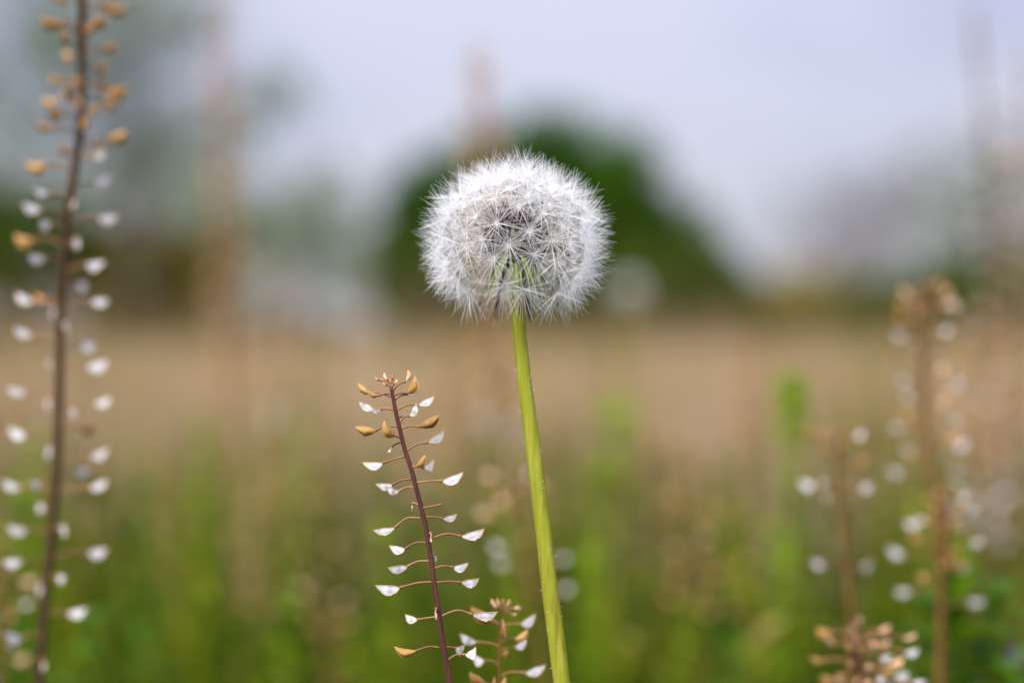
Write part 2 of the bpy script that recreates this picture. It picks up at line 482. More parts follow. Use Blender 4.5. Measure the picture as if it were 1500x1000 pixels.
tree('distant_tree', 'sparse grey brown tree right of centre on the horizon', 70, 1230, [(1210, 330, 100, 100), (1290, 330, 90, 90), (1250, 400, 130, 60), (1330, 270, 70, 70)], G_grey, 2300, 0.12, 28, 0.08, 1, clump=12)
tree('distant_tree', 'sparse pale green tree at the upper right', 60, 1430, [(1420, 250, 90, 75), (1480, 300, 80, 110), (1400, 360, 90, 80)], G_pale, 2100, 0.11, 29, 0.08, 1, clump=14)
tree('distant_tree', 'grey brown bare tree at the far right edge', 66, 1540, [(1540, 330, 90, 130), (1500, 410, 110, 60)], G_grey, 1900, 0.12, 30, 0.08, 1, clump=12)
tree('hedge_bush', 'dark olive hedge bush at the field edge behind the tall right stalk', 50, 1400, [(1320, 445, 80, 45), (1410, 430, 90, 52), (1500, 435, 80, 52)], G_mid, 6500, 0.14, 31, 0.05, cat='hedge')
tree('hedge_bush', 'olive hedge bush at the field edge right of the shrub', 52, 1180, [(1140, 445, 85, 42), (1225, 448, 80, 40)], G_olive, 5500, 0.14, 32, 0.05, cat='hedge')
G_scrub = foliage('foliage_dry_scrub', (0.075, 0.062, 0.018), (0.17, 0.125, 0.045))
for q, (lx, w, lab) in enumerate(((-40, 120, 'dry brown brush at the field edge in the far left'), (170, 130, 'dry brown brush at the field edge beneath the olive bush'),
                                  (400, 130, 'dry brown brush at the field edge beneath the faint tree'), (620, 120, 'dry brown brush at the foot of the dark green shrub'),
                                  (840, 130, 'dry brown brush at the foot of the round tree'), (1060, 120, 'dry brown brush at the foot of the low olive shrub'),
                                  (1290, 130, 'dry brown brush at the field edge left of the tall right stalk'), (1500, 120, 'dry brown brush at the field edge in the far right'))):
    tree('dry_brush', lab, 30 + q % 3, lx, [(lx - w * .5, 494, w * .6, 12 + 8 * (q % 3)), (lx + w * .4, 490, w * .7, 30 - 6 * (q % 4)), (lx + w * .1, 486, w * .35, 26 + 8 * (q % 2))], G_scrub, 3000, 0.09, 140 + q, 0.03, cat='brush', group='brush along the field edge')


# ------------------------------------------------------------------ dry grass and green undergrowth
def blades(name, label, N, d0, d1, h0, h1, w0, w1, lean, m, tint_fn, seed, side=1.55, kind='stuff', zkeep=None):
    g = np.random.default_rng(seed)
    d = np.exp(g.uniform(math.log(d0), math.log(d1), N))
    x = g.uniform(-1, 1, N) * (0.26 * d * side + 0.12)
    h = g.uniform(h0, h1, N) * g.uniform(0.6, 1.0, N)
    w = g.uniform(w0, w1, N) * (1 + d * 0.06)
    an = g.uniform(0, 2 * math.pi, N)
    ln = g.uniform(0, lean, N) * h
    dirx, diry = np.cos(an), np.sin(an)
    fa = g.uniform(0, math.pi, N)
    wx, wy = np.cos(fa) * w * 0.5, np.sin(fa) * w * 0.5
    V = np.zeros((N, 5, 3))
    for k, (f, b, ws) in enumerate(((0, 0, 1), (0, 0, -1), (0.55, 0.35, 0.8), (0.55, 0.35, -0.8), (1, 1, 0))):
        V[:, k, 0] = x + dirx * ln * b + wx * ws
        V[:, k, 1] = d + diry * ln * b + wy * ws
        V[:, k, 2] = h * f - 0.01
    ti = np.clip(tint_fn(g, x, d, N), 0, 1)
    i = np.arange(N)[:, None] * 5
    F = (i + np.array([[0, 1, 3, 2]])).tolist() + (i + np.array([[2, 3, 4]])).tolist()
    o = mesh_obj(name, V.reshape(-1, 3).tolist(), F, [m], None, smooth=False, tint=np.repeat(ti, 5))
    return tag(o, label, 'grass', None, kind)


blades('dry_grass', 'tan dry grass covering the field behind the plants', 46000, 1.7, 28, 0.07, 0.24, 0.0022, 0.0045, 0.7, M_straw,
       lambda g, x, d, N: g.normal(0.60, 0.2, N) - 0.24 * np.clip((d - 6) / 14, 0, 1) + 0.50 * np.sin(x / d * 47 + 0.9 + 2.2 * np.sin(np.log(d) * 5)) * np.cos(np.log(d) * 6 + x / d * 19) + 0.16 * np.sin(x / d * 90 + np.log(d) * 9), 41)


blades('tall_dry_stems', 'thin tall dry stems standing above the tan grass', 6500, 1.8, 26, 0.20, 0.50, 0.0018, 0.004, 0.25, M_straw,
       lambda g, x, d, N: g.normal(0.50, 0.25, N) + 0.35 * np.sin(x / d * 38 + np.log(d) * 4), 44)


def sprigs(name, label, N, d0, d1, hfun, m, seed, leafs=12, ll=(0.012, 0.030), side=1.5, tint_mu=0.38):
    """leafy green shoots: thin stem plus lance leaves, joined because nobody could count them"""
    g = np.random.default_rng(seed)
    VV, FF, TT = [], [], []
    off = 0
    d = np.sqrt(g.uniform(d0 ** 2, d1 ** 2, N))
    x = g.uniform(-1, 1, N) * (0.26 * d * side + 0.06)
    h = hfun(g, d, x, N)
    tb = np.clip(g.normal(tint_mu, 0.16, N) + 0.36 * np.sin(x / d * 66 + 2.5 * np.sin(d * 3)) * np.cos(x / d * 27 + d * 2.2), 0, 1)
    lx, ly = g.normal(0, 0.15, N) * h, g.normal(0, 0.15, N) * h
    # stems
    w = 0.0009
    S = np.zeros((N, 6, 3))
    for k in range(3):
        a = 2 * math.pi * k / 3
        S[:, k] = np.stack([x + w * math.cos(a), d + w * math.sin(a), np.full(N, -0.01)], 1)
        S[:, 3 + k] = np.stack([x + lx + w * .5 * math.cos(a), d + ly + w * .5 * math.sin(a), h], 1)
    i = np.arange(N)[:, None] * 6
    FF += (i + np.array([[0, 1, 4, 3]])).tolist() + (i + np.array([[1, 2, 5, 4]])).tolist() + (i + np.array([[2, 0, 3, 5]])).tolist()
    VV.append(S.reshape(-1, 3)); TT.append(np.repeat(tb, 6)); off = N * 6
    # leaves
    M = N * leafs
    k = np.repeat(np.arange(N), leafs)
    f = g.uniform(0.1, 1.0, M) ** 0.8
    P = np.stack([x[k] + lx[k] * f, d[k] + ly[k] * f, h[k] * f], 1)
    an = g.uniform(0, 2 * math.pi, M); el = g.uniform(0.1, 1.3, M)
    D = np.stack([np.cos(an) * np.cos(el), np.sin(an) * np.cos(el), np.sin(el)], 1)
    L = g.uniform(*ll, M) * (1.25 - 0.6 * f)
    W = np.stack([-np.sin(an), np.cos(an), np.zeros(M)], 1) * (L * g.uniform(0.10, 0.22, M))[:, None]
    Q = np.zeros((M, 6, 3))
    sag = np.array([0, 0, -1.0])
    Q[:, 0] = P
    Q[:, 1] = P + D * (L * .45)[:, None] + W
    Q[:, 2] = P + D * (L * .45)[:, None] - W
    Q[:, 3] = P + D * (L * .8)[:, None] + W * .6 + sag * (L * .12)[:, None]
    Q[:, 4] = P + D * (L * .8)[:, None] - W * .6 + sag * (L * .12)[:, None]
    Q[:, 5] = P + D * L[:, None] + sag * (L * .25)[:, None]
    i = np.arange(M)[:, None] * 6 + off
    FF += (i + np.array([[0, 1, 2]])).tolist() + (i + np.array([[1, 3, 4, 2]])).tolist() + (i + np.array([[3, 5, 4]])).tolist()
    VV.append(Q.reshape(-1, 3)); TT.append(np.repeat(np.clip(tb[k] + g.normal(0, 0.1, M), 0, 1), 6))
    o = mesh_obj(name, np.concatenate(VV).tolist(), FF, [m], None, smooth=False, tint=np.concatenate(TT))
    return tag(o, label, 'undergrowth', None, 'stuff')


def h_under(g, d, x, N):
    patch = 0.5 + 0.5 * np.sin(x / d * 72 + 1.3 + 3 * np.sin(d * 2)) * np.cos(d * 4.0 + x / d * 30)
    top = CAM_H - d * (105 + 215 * g.uniform(0, 1, N)) / FPX
    return np.clip(top * (0.72 + 0.36 * patch), 0.05, 0.23)

sprigs('green_undergrowth', 'green leafy undergrowth filling the field behind the stalks', 2300, 0.72, 2.6, h_under, M_under, 42)
blades('green_grass', 'green grass blades low among the undergrowth', 9000, 0.75, 3.5, 0.05, 0.17, 0.0018, 0.0035, 0.8, M_under,
       lambda g, x, d, N: g.normal(0.35, 0.25, N), 43)


# ------------------------------------------------------------------ peppergrass pods (shared meshes)
def pod_outline(seed=0, n=11):
    up, lo = [], []
    g = random.Random(seed * 7 + 1)
    hump, belly, skew, lift = g.uniform(0.02, 0.12), g.uniform(0.36, 0.47), g.uniform(0.85, 1.3), g.uniform(0.02, 0.13)
    nick = g.choice((0, 0, 3, 5, 7))
    for i in range(n + 1):
        t = i / n
        zu = hump * math.sin(math.pi * t ** 0.9) + lift * t ** 3
        zl = -belly * (math.sin(math.pi * t ** skew) ** 0.75 if 0 < t < 1 else 0) * (1.0 - 0.18 * t) * (0.86 if i == nick else 1.0) * g.uniform(0.96, 1.04) + lift * t ** 3
        up.append((t, zu)); lo.append((t, zl))
    return up, lo


def pod_mesh(kind, seed, with_stalk=False):
    """unit pod: from the stalk at the origin along +X to its tip, belly towards -Z"""
    r = random.Random(seed)
    up, lo = pod_outline(seed)
    n = len(up) - 1
    V, F, mi = [], [], []
    thick = {'membrane': 0.022, 'husk': 0.20, 'bud': 0.17}[kind]
    rows = 5
    def surf(side):
        b = len(V)
        for i in range(n + 1):
            for j in range(rows):
                s = j / (rows - 1)
                x = up[i][0]; z = up[i][1] * (1 - s) + lo[i][1] * s
                bul = math.sin(math.pi * s) * math.sin(math.pi * min(max(i / n, 0), 1)) ** 0.6
                y = thick * bul * side + (r.uniform(-0.012, 0.012) if 0 < i < n else 0)
                if kind == 'membrane':
                    y += 0.05 * math.sin(i * 0.9 + seed) * math.sin(math.pi * i / n)
                elif kind == 'husk':
                    y *= r.uniform(0.85, 1.1); 
                V.append((x, y, z))
        for i in range(n):
            for j in range(rows - 1):
                q = (b + i * rows + j, b + i * rows + j + 1, b + (i + 1) * rows + j + 1, b + (i + 1) * rows + j)
                F.append(q if side > 0 else q[::-1]); mi.append(0)
    surf(1); surf(-1)
    if kind != 'bud':
        rr = 0.021 if kind == 'membrane' else 0.026
        for edge in (up, lo):
            k0 = len(F)
            pts = [Vector((p[0], (0.05 * math.sin(i * 0.9 + seed) * math.sin(math.pi * i / n)) if kind == 'membrane' else 0, p[1])) for i, p in enumerate(edge)]
            tube(V, F, pts, [rr * (0.9 + 0.2 * r.random()) for _ in pts], 5)
            mi += [1] * (len(F) - k0)
        k0 = len(F)                       # style beak at the tip
        tp = Vector((1, 0, up[-1][1]))
        tube(V, F, [tp, tp + Vector((0.06, 0, 0.035))], [0.022, 0.008], 5)
        mi += [1] * (len(F) - k0)
    if with_stalk:
        k0 = len(F)
        tube(V, F, [Vector((-1.05, 0, -0.22)), Vector((-0.6, 0, -0.04)), Vector((-0.2, 0, 0.02)), Vector((0.02, 0, 0))], [0.05, 0.045, 0.045, 0.055], 5)
        mi += [2] * (len(F) - k0)
    me = bpy.data.meshes.new('seed_pod')
    me.from_pydata(V, [], F)
    for m in ({'membrane': M_memb, 'husk': M_husk, 'bud': M_bud}[kind], M_rim, M_pedicel):
        me.materials.append(m)
    me.polygons.foreach_set('material_index', mi)
    me.polygons.foreach_set('use_smooth', [True] * len(F))
    me.update()
    return me

PODS = {k: [pod_mesh(k, 100 + 10 * q + i) for i in range(8)] for q, k in enumerate(('membrane', 'husk', 'bud'))}
PODS_ST = {k: [pod_mesh(k, 200 + 10 * q + i, True) for i in range(3)] for q, k in enumerate(('membrane', 'husk', 'bud'))}


def frame_from(xdir, roll=0.0):
    x = xdir.normalized()
    up = Vector((0, 0, 1))
    if abs(x.z) > 0.97:
        up = Vector((0, -1, 0.2))
    z = (up - x * up.dot(x)).normalized()
    y = z.cross(x)
    m = Matrix((x, y, z)).transposed()
    return Matrix.Rotation(roll, 3, x) @ m


def place_pod(t, base, tip, kind, width=0.50, roll=0.0, attach=None, meshes=PODS, ped_r=0.00021):
    d = tip - base
    L = d.length
    m = frame_from(d, roll)
    org = t.location
    sc = Matrix.Diagonal((L, L if kind != 'membrane' else L, L * width / 0.5)).to_3x3()
    mtx = Matrix.Translation(base - org) @ (m @ sc).to_4x4()
    o = add_obj('seed_pod', rnd.choice(meshes[kind]), t, mtx)
    if attach is not None:
        inv = mtx.inverted()
        a, b = attach - org, base - org
        mid = (a + b) / 2 + Vector((rnd.uniform(-.05, .05), rnd.uniform(-.05, .05), rnd.uniform(0.02, 0.2))) * (b - a).length
        pts = spline([a, mid, b + d.normalized() * 0.0001], 5)
        V, F = [], []
        rad = [ped_r * (1.15 - 0.3 * math.sin(math.pi * i / (len(pts) - 1)) + (0.45 if i >= len(pts) - 2 else 0)) for i in range(len(pts))]
        tube(V, F, pts, rad, 6)
        mesh_obj('pedicel', [tuple(inv @ Vector(v)) for v in V], F, [M_pedicel], o)
    return o


def stem_path(t, path, r_top, r_bot, m, name='stem', sides=8):
    V, F = [], []
    n = len(path)
    # radius by travelled length
    L = [0]
    for i in range(1, n): L.append(L[-1] + (path[i] - path[i - 1]).length)
    rad = [r_top + (r_bot - r_top) * (l / L[-1]) ** 0.6 for l in L]
    tube(V, F, [p - t.location for p in path], rad, sides)
    return mesh_obj(name, V, F, [m], t)


def pepper_traced(label, d, stem_px, pods, r_top, r_bot, stem_m=None, buds=(), pod_len=0.0041, group='peppergrass seed stalks', tilt=0.0):
    """a stalk whose pods are given one by one: (ax, ay, bx, by, tx, ty, kind, depth side, width)"""
    pts = spline([at(x, y, d + tilt * (y - 700)) for x, y in stem_px], 5)
    path = to_ground(pts)
    base = path[-1].copy(); base.z = 0
    t = thing('peppergrass', base, label, 'weed', group)
    stem_path(t, path, r_top, r_bot, stem_m or M_pstem, sides=10)
    s = d / FPX
    for p in pods:
        ax, ay, bx, by, tx, ty, kind, side, width = p
        A = at(ax, ay, d + tilt * (ay - 700)); B = at(bx, by, d + tilt * (by - 700)); T = at(tx, ty, d + tilt * (ty - 700))
        pl = (T - B).length
        ext = math.sqrt(max(pod_len ** 2 - pl ** 2, 0)) if kind != 'bud' else 0
        ext = min(ext, 0.0034)
        B = B + FWD * (0.0011 * side); T = T + FWD * (0.0011 * side + ext * (side if side else rnd.choice((-1, 1))) * 0.8)
        place_pod(t, B, T, kind, width, rnd.uniform(-0.22, 0.22), A)
    for (ax, ay, bx, by, sz) in buds:
        A = at(ax, ay, d); B = at(bx, by, d)
        place_pod(t, B, B + (B - A).normalized() * sz * s + UPV * sz * s * 0.3 + FWD * rnd.uniform(-.4, .4) * sz * s, 'bud', 0.55, 0, A)
    return t


m_, h_, b_ = 'membrane', 'husk', 'bud'
SHARP = [
    (575.6, 572.6, 594, 559, 599, 542, b_, 0, .6),
    (577, 579, 596.4, 576, 611, 553, h_, -0.3, .55), (579, 585, 596, 577, 612, 568, m_, 0.4, .5),
    (573, 576, 556, 579, 540, 574, h_, -0.4, .5), (572, 581, 541, 576, 523.6, 563, h_, 0.3, .5),
    (575.6, 599, 549, 600, 526, 589, m_, 0.2, .5), (577, 600, 558, 599, 545, 603, m_, -0.4, .5),
    (581, 601, 612, 593, 636, 580.6, m_, 0.1, .48), (585, 619, 600, 609, 611.5, 591.5, m_, -0.3, .5),
    (583, 612, 590, 611, 594, 599, m_, 1.0, .45), (587, 642, 580, 638, 563, 618, h_, -1.0, .62),
    (584, 625, 550, 631, 520.5, 626, h_, 0.2, .5), (586, 628, 616, 625, 643, 609, h_, 0.2, .47),
    (594, 661, 626, 648, 650.5, 632, m_, 0, .55), (589, 647, 574, 653, 567, 664, m_, 0.5, .4),
    (593, 668, 561, 678, 531, 680, m_, 0, .5), (602, 684, 611, 683, 624, 667, h_, -0.6, .55),
    (602, 682, 620, 686, 635.5, 676, m_, 0.6, .62),
    (602, 701, 575, 710, 550, 711, m_, 0.4, .5), (606, 714, 585, 719, 566, 713.5, m_, -0.5, .55),
    (610, 706.6, 647, 704, 679, 694, m_, 0, .5), (613, 739, 604, 737, 602, 751, m_, 0.7, .3),
    (621, 757, 648, 760, 669, 754, m_, 0.3, .58), (616, 759, 579, 772.5, 547.5, 777, m_, 0, .46),
    (631, 789, 675, 785.5, 709, 775.6, m_, 0, .5), (624, 795, 593.7, 804, 570, 801.5, m_, 0.2, .6),
    (629, 783, 631, 779, 633.5, 791, m_, -1.0, .3), (629, 821.5, 597.5, 829, 569.5, 831, m_, 0, .5),
    (634, 833, 663, 830.7, 686, 827, m_, 0.2, .62), (631, 815, 636, 811, 637, 826, m_, 1.3, .3),
    (633, 852, 586, 860.5, 550.5, 860, m_, 0, .5), (637, 853, 675, 852.5, 701, 849.7, m_, 0, .58),
    (645, 902.5, 691.7, 899.7, 728, 897, m_, -0.2, .5), (640, 903, 611.7, 908, 593, 902, m_, 0.4, .7),
    (640, 893, 639, 889, 640, 902, m_, -1.3, .3), (644, 948, 610, 953, 578.5, 951, h_, 0, .52),
    (651, 947, 666, 950, 680, 951, m_, 0.9, .7), (654, 968, 681, 958, 698, 948, m_, -0.4, .75),
]
# a stalk that has lost its pod is a pedicel only
sharp = pepper_traced('sharp dark purple seed stalk with white papery pods left of the dandelion stem', F0 - 0.010,
    [(573, 567), (579, 599), (585.5, 628), (593, 658), (603, 689), (610, 716), (617.5, 745), (625, 778), (631, 817), (636, 853), (641, 884), (646, 923), (652, 957), (659, 1000)],
    SHARP, 0.00036, 0.00092,
    buds=[(573, 568, 562, 559, 6), (572, 566, 554, 556, 5), (573, 566, 567, 556, 9), (574, 566, 575, 554, 6), (574, 567, 578, 562, 6), (574, 567, 572, 561, 6), (573, 568, 566, 564, 6)])
V, F = [], []
pp = spline([at(617.5, 744, F0 - 0.010), at(632, 741.5, F0 - 0.011), at(646, 739, F0 - 0.012)], 4)
tube(V, F, [p - sharp.location for p in pp], [0.00026, 0.00023, 0.0002, 0.0002, 0.0002, 0.0002, 0.00021, 0.00024, 0.0003], 6)
mesh_obj('pedicel', V, F, [M_pedicel], sharp)

pepper_traced('short brown seed stalk between the sharp stalk and the dandelion stem', F0 + 0.014,
    [(737, 890), (734, 907), (732, 940), (731.7, 990), (732, 1020)],
    [(735, 905, 736, 926, 738, 909, h_, -1.0, .8), (734, 915, 725, 911, 690, 892, h_, 0.5, .45),
     (735, 917, 762.5, 914, 785.5, 902.5, m_, 0, .5), (732, 946, 698, 940, 673.5, 928, m_, 0, .52),
     (733, 941, 754, 936.7, 774.5, 924.5, h_, 0.4, .5), (733, 954, 754, 947.5, 772, 936.5, m_, -0.4, .55),
     (733, 962, 737, 958, 744, 951, h_, -0.6, .6), (731, 974, 709, 968, 691.5, 964, m_, 0, .6),
     (732, 990, 769, 985, 799.5, 975.5, m_, 0, .48), (732, 1006, 711, 1001, 687.5, 987, h_, 0.1, .5),
     (732, 1000, 728, 1004, 724, 990, h_, -0.9, .8), (732, 1000, 737, 1003, 740, 988, h_, -0.9, .8),
     (732, 1020, 755, 1014, 780, 1008, m_, 0, .5), (732, 1030, 705, 1026, 680, 1020, m_, 0, .5)],
    0.00030, 0.00055, M_pstem2,
    buds=[(737, 893, 727, 886, 10), (737, 892, 733, 886, 9), (737, 892, 741, 887, 9), (738, 893, 752, 891, 9), (737, 896, 749, 899, 9), (737, 891, 737, 886, 8), (737, 892, 730, 889, 8), (738, 893, 757, 892, 7)])


def pepper_blobs(label, d, stem_px, pods, r_top, r_bot, stem_m, group='peppergrass seed stalks', Lp=0.0042):
    """pods given by centre pixel (x, y, kind); each is hung from the stem on the side it lies on"""
    pts = spline([at(x, y, d) for x, y in stem_px], 5)
    path = to_ground(pts)
    base = path[-1].copy(); base.z = 0
    t = thing('peppergrass', base, label, 'weed', group)
    stem_path(t, path, r_top, r_bot, stem_m)
    s = d / FPX
    xs = [p[0] for p in stem_px]; ys = [p[1] for p in stem_px]
    for (x, y, kind) in pods:
        if kind == h_ and d > 0.55 and rnd.random() < 0.6:
            kind = b_
        ay = y + 6 + abs(x - np.interp(y, ys, xs)) * 0.10
        ax = float(np.interp(ay, ys, xs))
        ctr = at(x, y, d)
        A = at(ax, ay, d)
        out = ctr - A
        dist = out.length
        reach = 0.009
        dep = math.sqrt(max(reach ** 2 - dist ** 2, 0)) * rnd.choice((-1, 1))
        hv = Vector((out.x, 0, 0)) + FWD * dep
        if hv.length < 1e-5: hv = Vector((1e-3, 0, 0))
        hv.normalize()
        dirv = (hv + UPV * rnd.uniform(-0.05, 0.45)).normalized()
        cc = ctr + FWD * dep
        L = Lp * rnd.uniform(0.85, 1.12) * (1.0 if kind == m_ else (1.0 if d < 0.55 else 1.15))
        place_pod(t, cc - dirv * L * 0.5, cc + dirv * L * 0.5, kind, rnd.uniform(0.5, 0.62), rnd.uniform(-.4, .4), A, ped_r=0.00030)
    return t


LEFT = [(95, 42, h_), (80, 36, h_), (135, 22, h_), (165, 10, h_), (100, 8, h_), (165, 72, h_), (137, 90, h_), (98, 112, h_), (75, 112, h_), (140, 115, h_),
        (167, 130, h_), (128, 155, h_), (147, 165, h_), (68, 147, h_), (97, 150, m_), (75, 188, h_), (105, 225, h_), (170, 200, h_), (152, 228, m_),
        (143, 260, m_), (53, 242, h_), (70, 284, m_), (53, 305, m_), (158, 319, m_), (35, 350, h_), (98, 350, m_), (122, 356, m_), (65, 378, m_),
        (143, 387, m_), (35, 436, m_), (50, 436, h_), (146, 440, m_), (107, 475, m_), (34, 485, m_), (62, 530, m_), (142, 533, m_), (24, 571, m_), (150, 587, m_),
        (116, 600, m_), (121, 624, h_), (25, 633, m_), (62, 660, m_), (146, 663, m_), (17, 709, m_), (63, 703, m_), (145, 709, m_), (102, 767, m_),
        (22, 775, m_), (143, 807, m_), (25, 818, m_), (116, 893, m_), (77, 964, m_), (108, 62, h_), (142, 50, h_), (150, 38, h_), (112, 85, h_), (90, 75, h_), (128, 128, h_), (112, 140, h_), (150, 145, h_), (135, 185, h_), (92, 172, h_), (110, 28, h_), (148, -2, h_), (132, 210, h_), (85, 215, h_), (120, 300, m_), (78, 330, m_), (110, 415, m_), (68, 455, m_), (118, 505, m_), (60, 590, m_), (112, 690, m_), (50, 745, m_), (100, 840, m_), (48, 868, m_), (30, 925, m_), (110, -20, h_), (140, -25, h_), (125, -45, h_), (150, -40, h_), (85, -8, h_)]
pepper_blobs('tall blurred brown seed stalk at the left edge of the picture', 0.485,
             [(124, -60), (121, 0), (120, 100), (117, 190), (107, 260), (97, 340), (90, 425), (88, 500), (85, 650), (75, 775), (65, 900), (57, 1000)],
             LEFT, 0.0010, 0.0013, M_pstem3, Lp=0.0050)
pepper_blobs('small blurred seed stalk in the bottom left corner', 0.56,
             [(6, 830), (6, 900), (2, 1000)],
             [(33, 855, h_), (28, 895, h_), (2, 840, h_), (45, 880, m_), (4, 897, m_), (29, 932, m_), (5, 985, m_), (-18, 870, m_), (-22, 930, m_), (40, 960, h_), (12, 850, h_)],
             0.0005, 0.0009, M_pstem2)
pepper_blobs('blurred orange topped seed stalk between the sharp stalk and the dandelion stem', 0.60,
             [(757, 680), (762, 740), (771, 800), (785, 900), (795, 1000)],
             [(718, 695, h_), (720, 720, h_), (736, 736, h_), (750, 742, h_), (710, 750, h_), (755, 715, h_), (776, 690, m_), (790, 708, h_), (770, 782, h_),
              (728, 799, m_), (734, 824, m_), (825, 816, m_), (829, 861, m_), (776, 845, h_), (757, 690, h_)],
             0.0007, 0.0010, M_pstem2)
pepper_blobs('small blurred seed stalk with orange and white pods right of the green shoot', 0.53,
             [(1228, 630), (1231, 720), (1238, 800), (1244, 880), (1250, 1000)],
             [(1193, 635, h_), (1205, 642, h_), (1200, 662, h_), (1252, 633, m_), (1268, 675, h_), (1182, 708, m_), (1200, 702, m_), (1226, 705, h_), (1262, 710, m_),
              (1219, 730, m_), (1195, 822, m_), (1275, 830, m_), (1226, 650, h_)],
             0.0007, 0.0010, M_pstem2)
pepper_blobs('tall blurred seed stalk with an orange crown at the right', 0.565,
             [(1350, 420), (1352, 490), (1354, 560), (1360, 640), (1368, 720), (1376, 820), (1380, 1000)],
             [(1335, 425, h_), (1350, 440, h_), (1375, 428, h_), (1390, 447, m_), (1364, 417, h_), (1340, 455, h_), (1357, 465, h_), (1330, 445, h_), (1312, 490, m_), (1378, 482, m_),
              (1318, 555, m_), (1403, 560, m_), (1393, 612, m_), (1318, 625, m_), (1408, 650, m_), (1312, 690, m_), (1405, 690, m_), (1325, 655, m_), (1375, 630, h_), (1322, 432, h_), (1345, 420, h_), (1382, 442, h_), (1368, 450, h_), (1352, 455, h_), (1328, 465, h_), (1370, 540, h_), (1338, 580, m_), (1380, 575, h_), (1335, 610, h_), (1388, 640, h_), (1340, 665, h_), (1390, 670, m_), (1330, 500, m_), (1360, 500, h_), (1372, 520, m_), (1385, 505, h_), (1335, 525, h_), (1370, 590, h_)],
             0.0009, 0.0012, M_pstem2)
pepper_blobs('blurred reddish seed stalk low at the right beneath the orange crowned one', 0.53,
             [(1386, 705), (1384, 760), (1380, 840), (1376, 1000)],
             [(1370, 735, h_), (1386, 725, h_), (1374, 770, h_), (1387, 760, h_), (1373, 808, h_), (1390, 800, h_), (1417, 742, m_), (1402, 722, m_), (1335, 765, m_), (1425, 790, m_),
              (1420, 832, m_), (1350, 792, h_), (1312, 807, m_), (1323, 865, m_), (1430, 880, m_), (1345, 840, h_), (1362, 745, h_), (1395, 742, h_), (1366, 785, h_), (1397, 775, h_), (1380, 790, h_), (1368, 825, h_), (1396, 820, h_), (1382, 745, h_), (1380, 815, h_), (1405, 765, m_), (1358, 765, m_)],
             0.0010, 0.0012, M_pstem2)
pepper_blobs('bushy seed stalk with cream and orange pods at the bottom right', 0.47,
             [(1252, 930), (1253, 960), (1256, 1000), (1258, 1030)],
             [(1213, 930, h_), (1235, 938, h_), (1258, 927, b_), (1283, 941, h_), (1300, 924, b_), (1333, 932, b_), (1198, 965, h_), (1237, 961, b_), (1290, 955, m_), (1335, 953, m_),
              (1313, 968, b_), (1281, 984, m_), (1247, 985, b_), (1262, 989, b_), (1320, 988, m_), (1346, 999, m_), (1218, 1001, h_), (1305, 1003, m_), (1250, 940, h_), (1195, 1010, m_), (1225, 945, b_), (1245, 925, b_), (1270, 935, b_), (1275, 955, h_), (1262, 965, b_), (1300, 945, b_), (1225, 980, b_), (1240, 1005, b_), (1275, 1008, h_), (1295, 975, h_), (1268, 915, b_)],
             0.0008, 0.0011, M_pstem, Lp=0.0036)


def pepper_column(label, d, stem_px, y0, y1, step, husk_to, stem_m, seed, dens=1.0, group='blurred background seed stalks', r=(0.0005, 0.0010), lmul=1.0):
    """far stalk: pods wound round the stem in a spiral, husks at the top, papery below"""
    g = random.Random(seed)
    pts = spline([at(x, y, d) for x, y in stem_px], 5)
    path = to_ground(pts)
    base = path[-1].copy(); base.z = 0
    t = thing('peppergrass', base, label, 'weed', group)
    stem_path(t, path, r[0], r[1], stem_m, sides=6)
    xs = [p[0] for p in stem_px]; ys = [p[1] for p in stem_px]
    y = y0; a = g.uniform(0, 6)
    k = 0
    while y < y1:
        a += 2.4 + g.uniform(-.3, .3)
        P = at(float(np.interp(y, ys, xs)), y, d)
        f = (y - y0) / max(y1 - y0, 1)
        L = 0.0060 * lmul * g.uniform(0.8, 1.15) * (0.7 + 0.3 * min(1, f * 4))
        el = 0.75 * max(0, 1 - f * 5) + g.uniform(0.05, 0.4)
        hd = Vector((math.cos(a), math.sin(a), 0))
        dirv = hd * math.cos(el) + Vector((0, 0, math.sin(el)))
        kind = (b_ if g.random() < 0.45 else h_) if (f < husk_to or g.random() < 0.15) else m_
        B = P + dirv * L * 1.05
        place_pod(t, B, B + dirv * L, kind, g.uniform(.5, .62), g.uniform(-.4, .4), None, PODS_ST)
        y += 0.62 * step * g.uniform(0.6, 1.4)
        k += 1
    return t


pepper_column('tall pale orange column of pods blurred left of centre', 1.0, [(322, 10), (328, 200), (335, 480), (345, 760), (350, 1000)], 10, 560, 7, 1.0, M_pstem2, 61, lmul=0.95)
pepper_column('blurred orange seed stalk rising behind the dandelion seed head', 0.95, [(702, 80), (712, 280), (724, 500), (738, 700), (750, 1000)], 80, 640, 6.5, 0.95, M_pstem2, 62, lmul=1.05)
pepper_column('faint brown seed stalk right of the orange crowned stalk', 0.85, [(1440, 455), (1440, 600), (1436, 800), (1430, 1000)], 455, 800, 12, 0.7, M_pstem2, 63)
pepper_column('thin dark topped stalk rising to the upper right corner', 1.0, [(1425, 10), (1440, 160), (1462, 420), (1480, 700), (1490, 1000)], 12, 760, 22, 0.3, M_pstem, 64, r=(0.0009, 0.0016))
pepper_column('faint pinkish seed stalk at the right edge', 0.9, [(1500, 90), (1497, 300), (1490, 600), (1484, 1000)], 90, 820, 22, 1.01, M_pstem2, 65)
pepper_column('faint brown seed stalk right of the dandelion stem', 1.05, [(935, 610), (950, 700), (968, 850), (975, 1000)], 610, 860, 7, 1.01, M_pstem2, 66)
pepper_column('faint seed stalk among green weeds below the pale orange column', 1.1, [(395, 690), (385, 800), (372, 1000)], 690, 900, 7, 1.01, M_pstem2, 67)
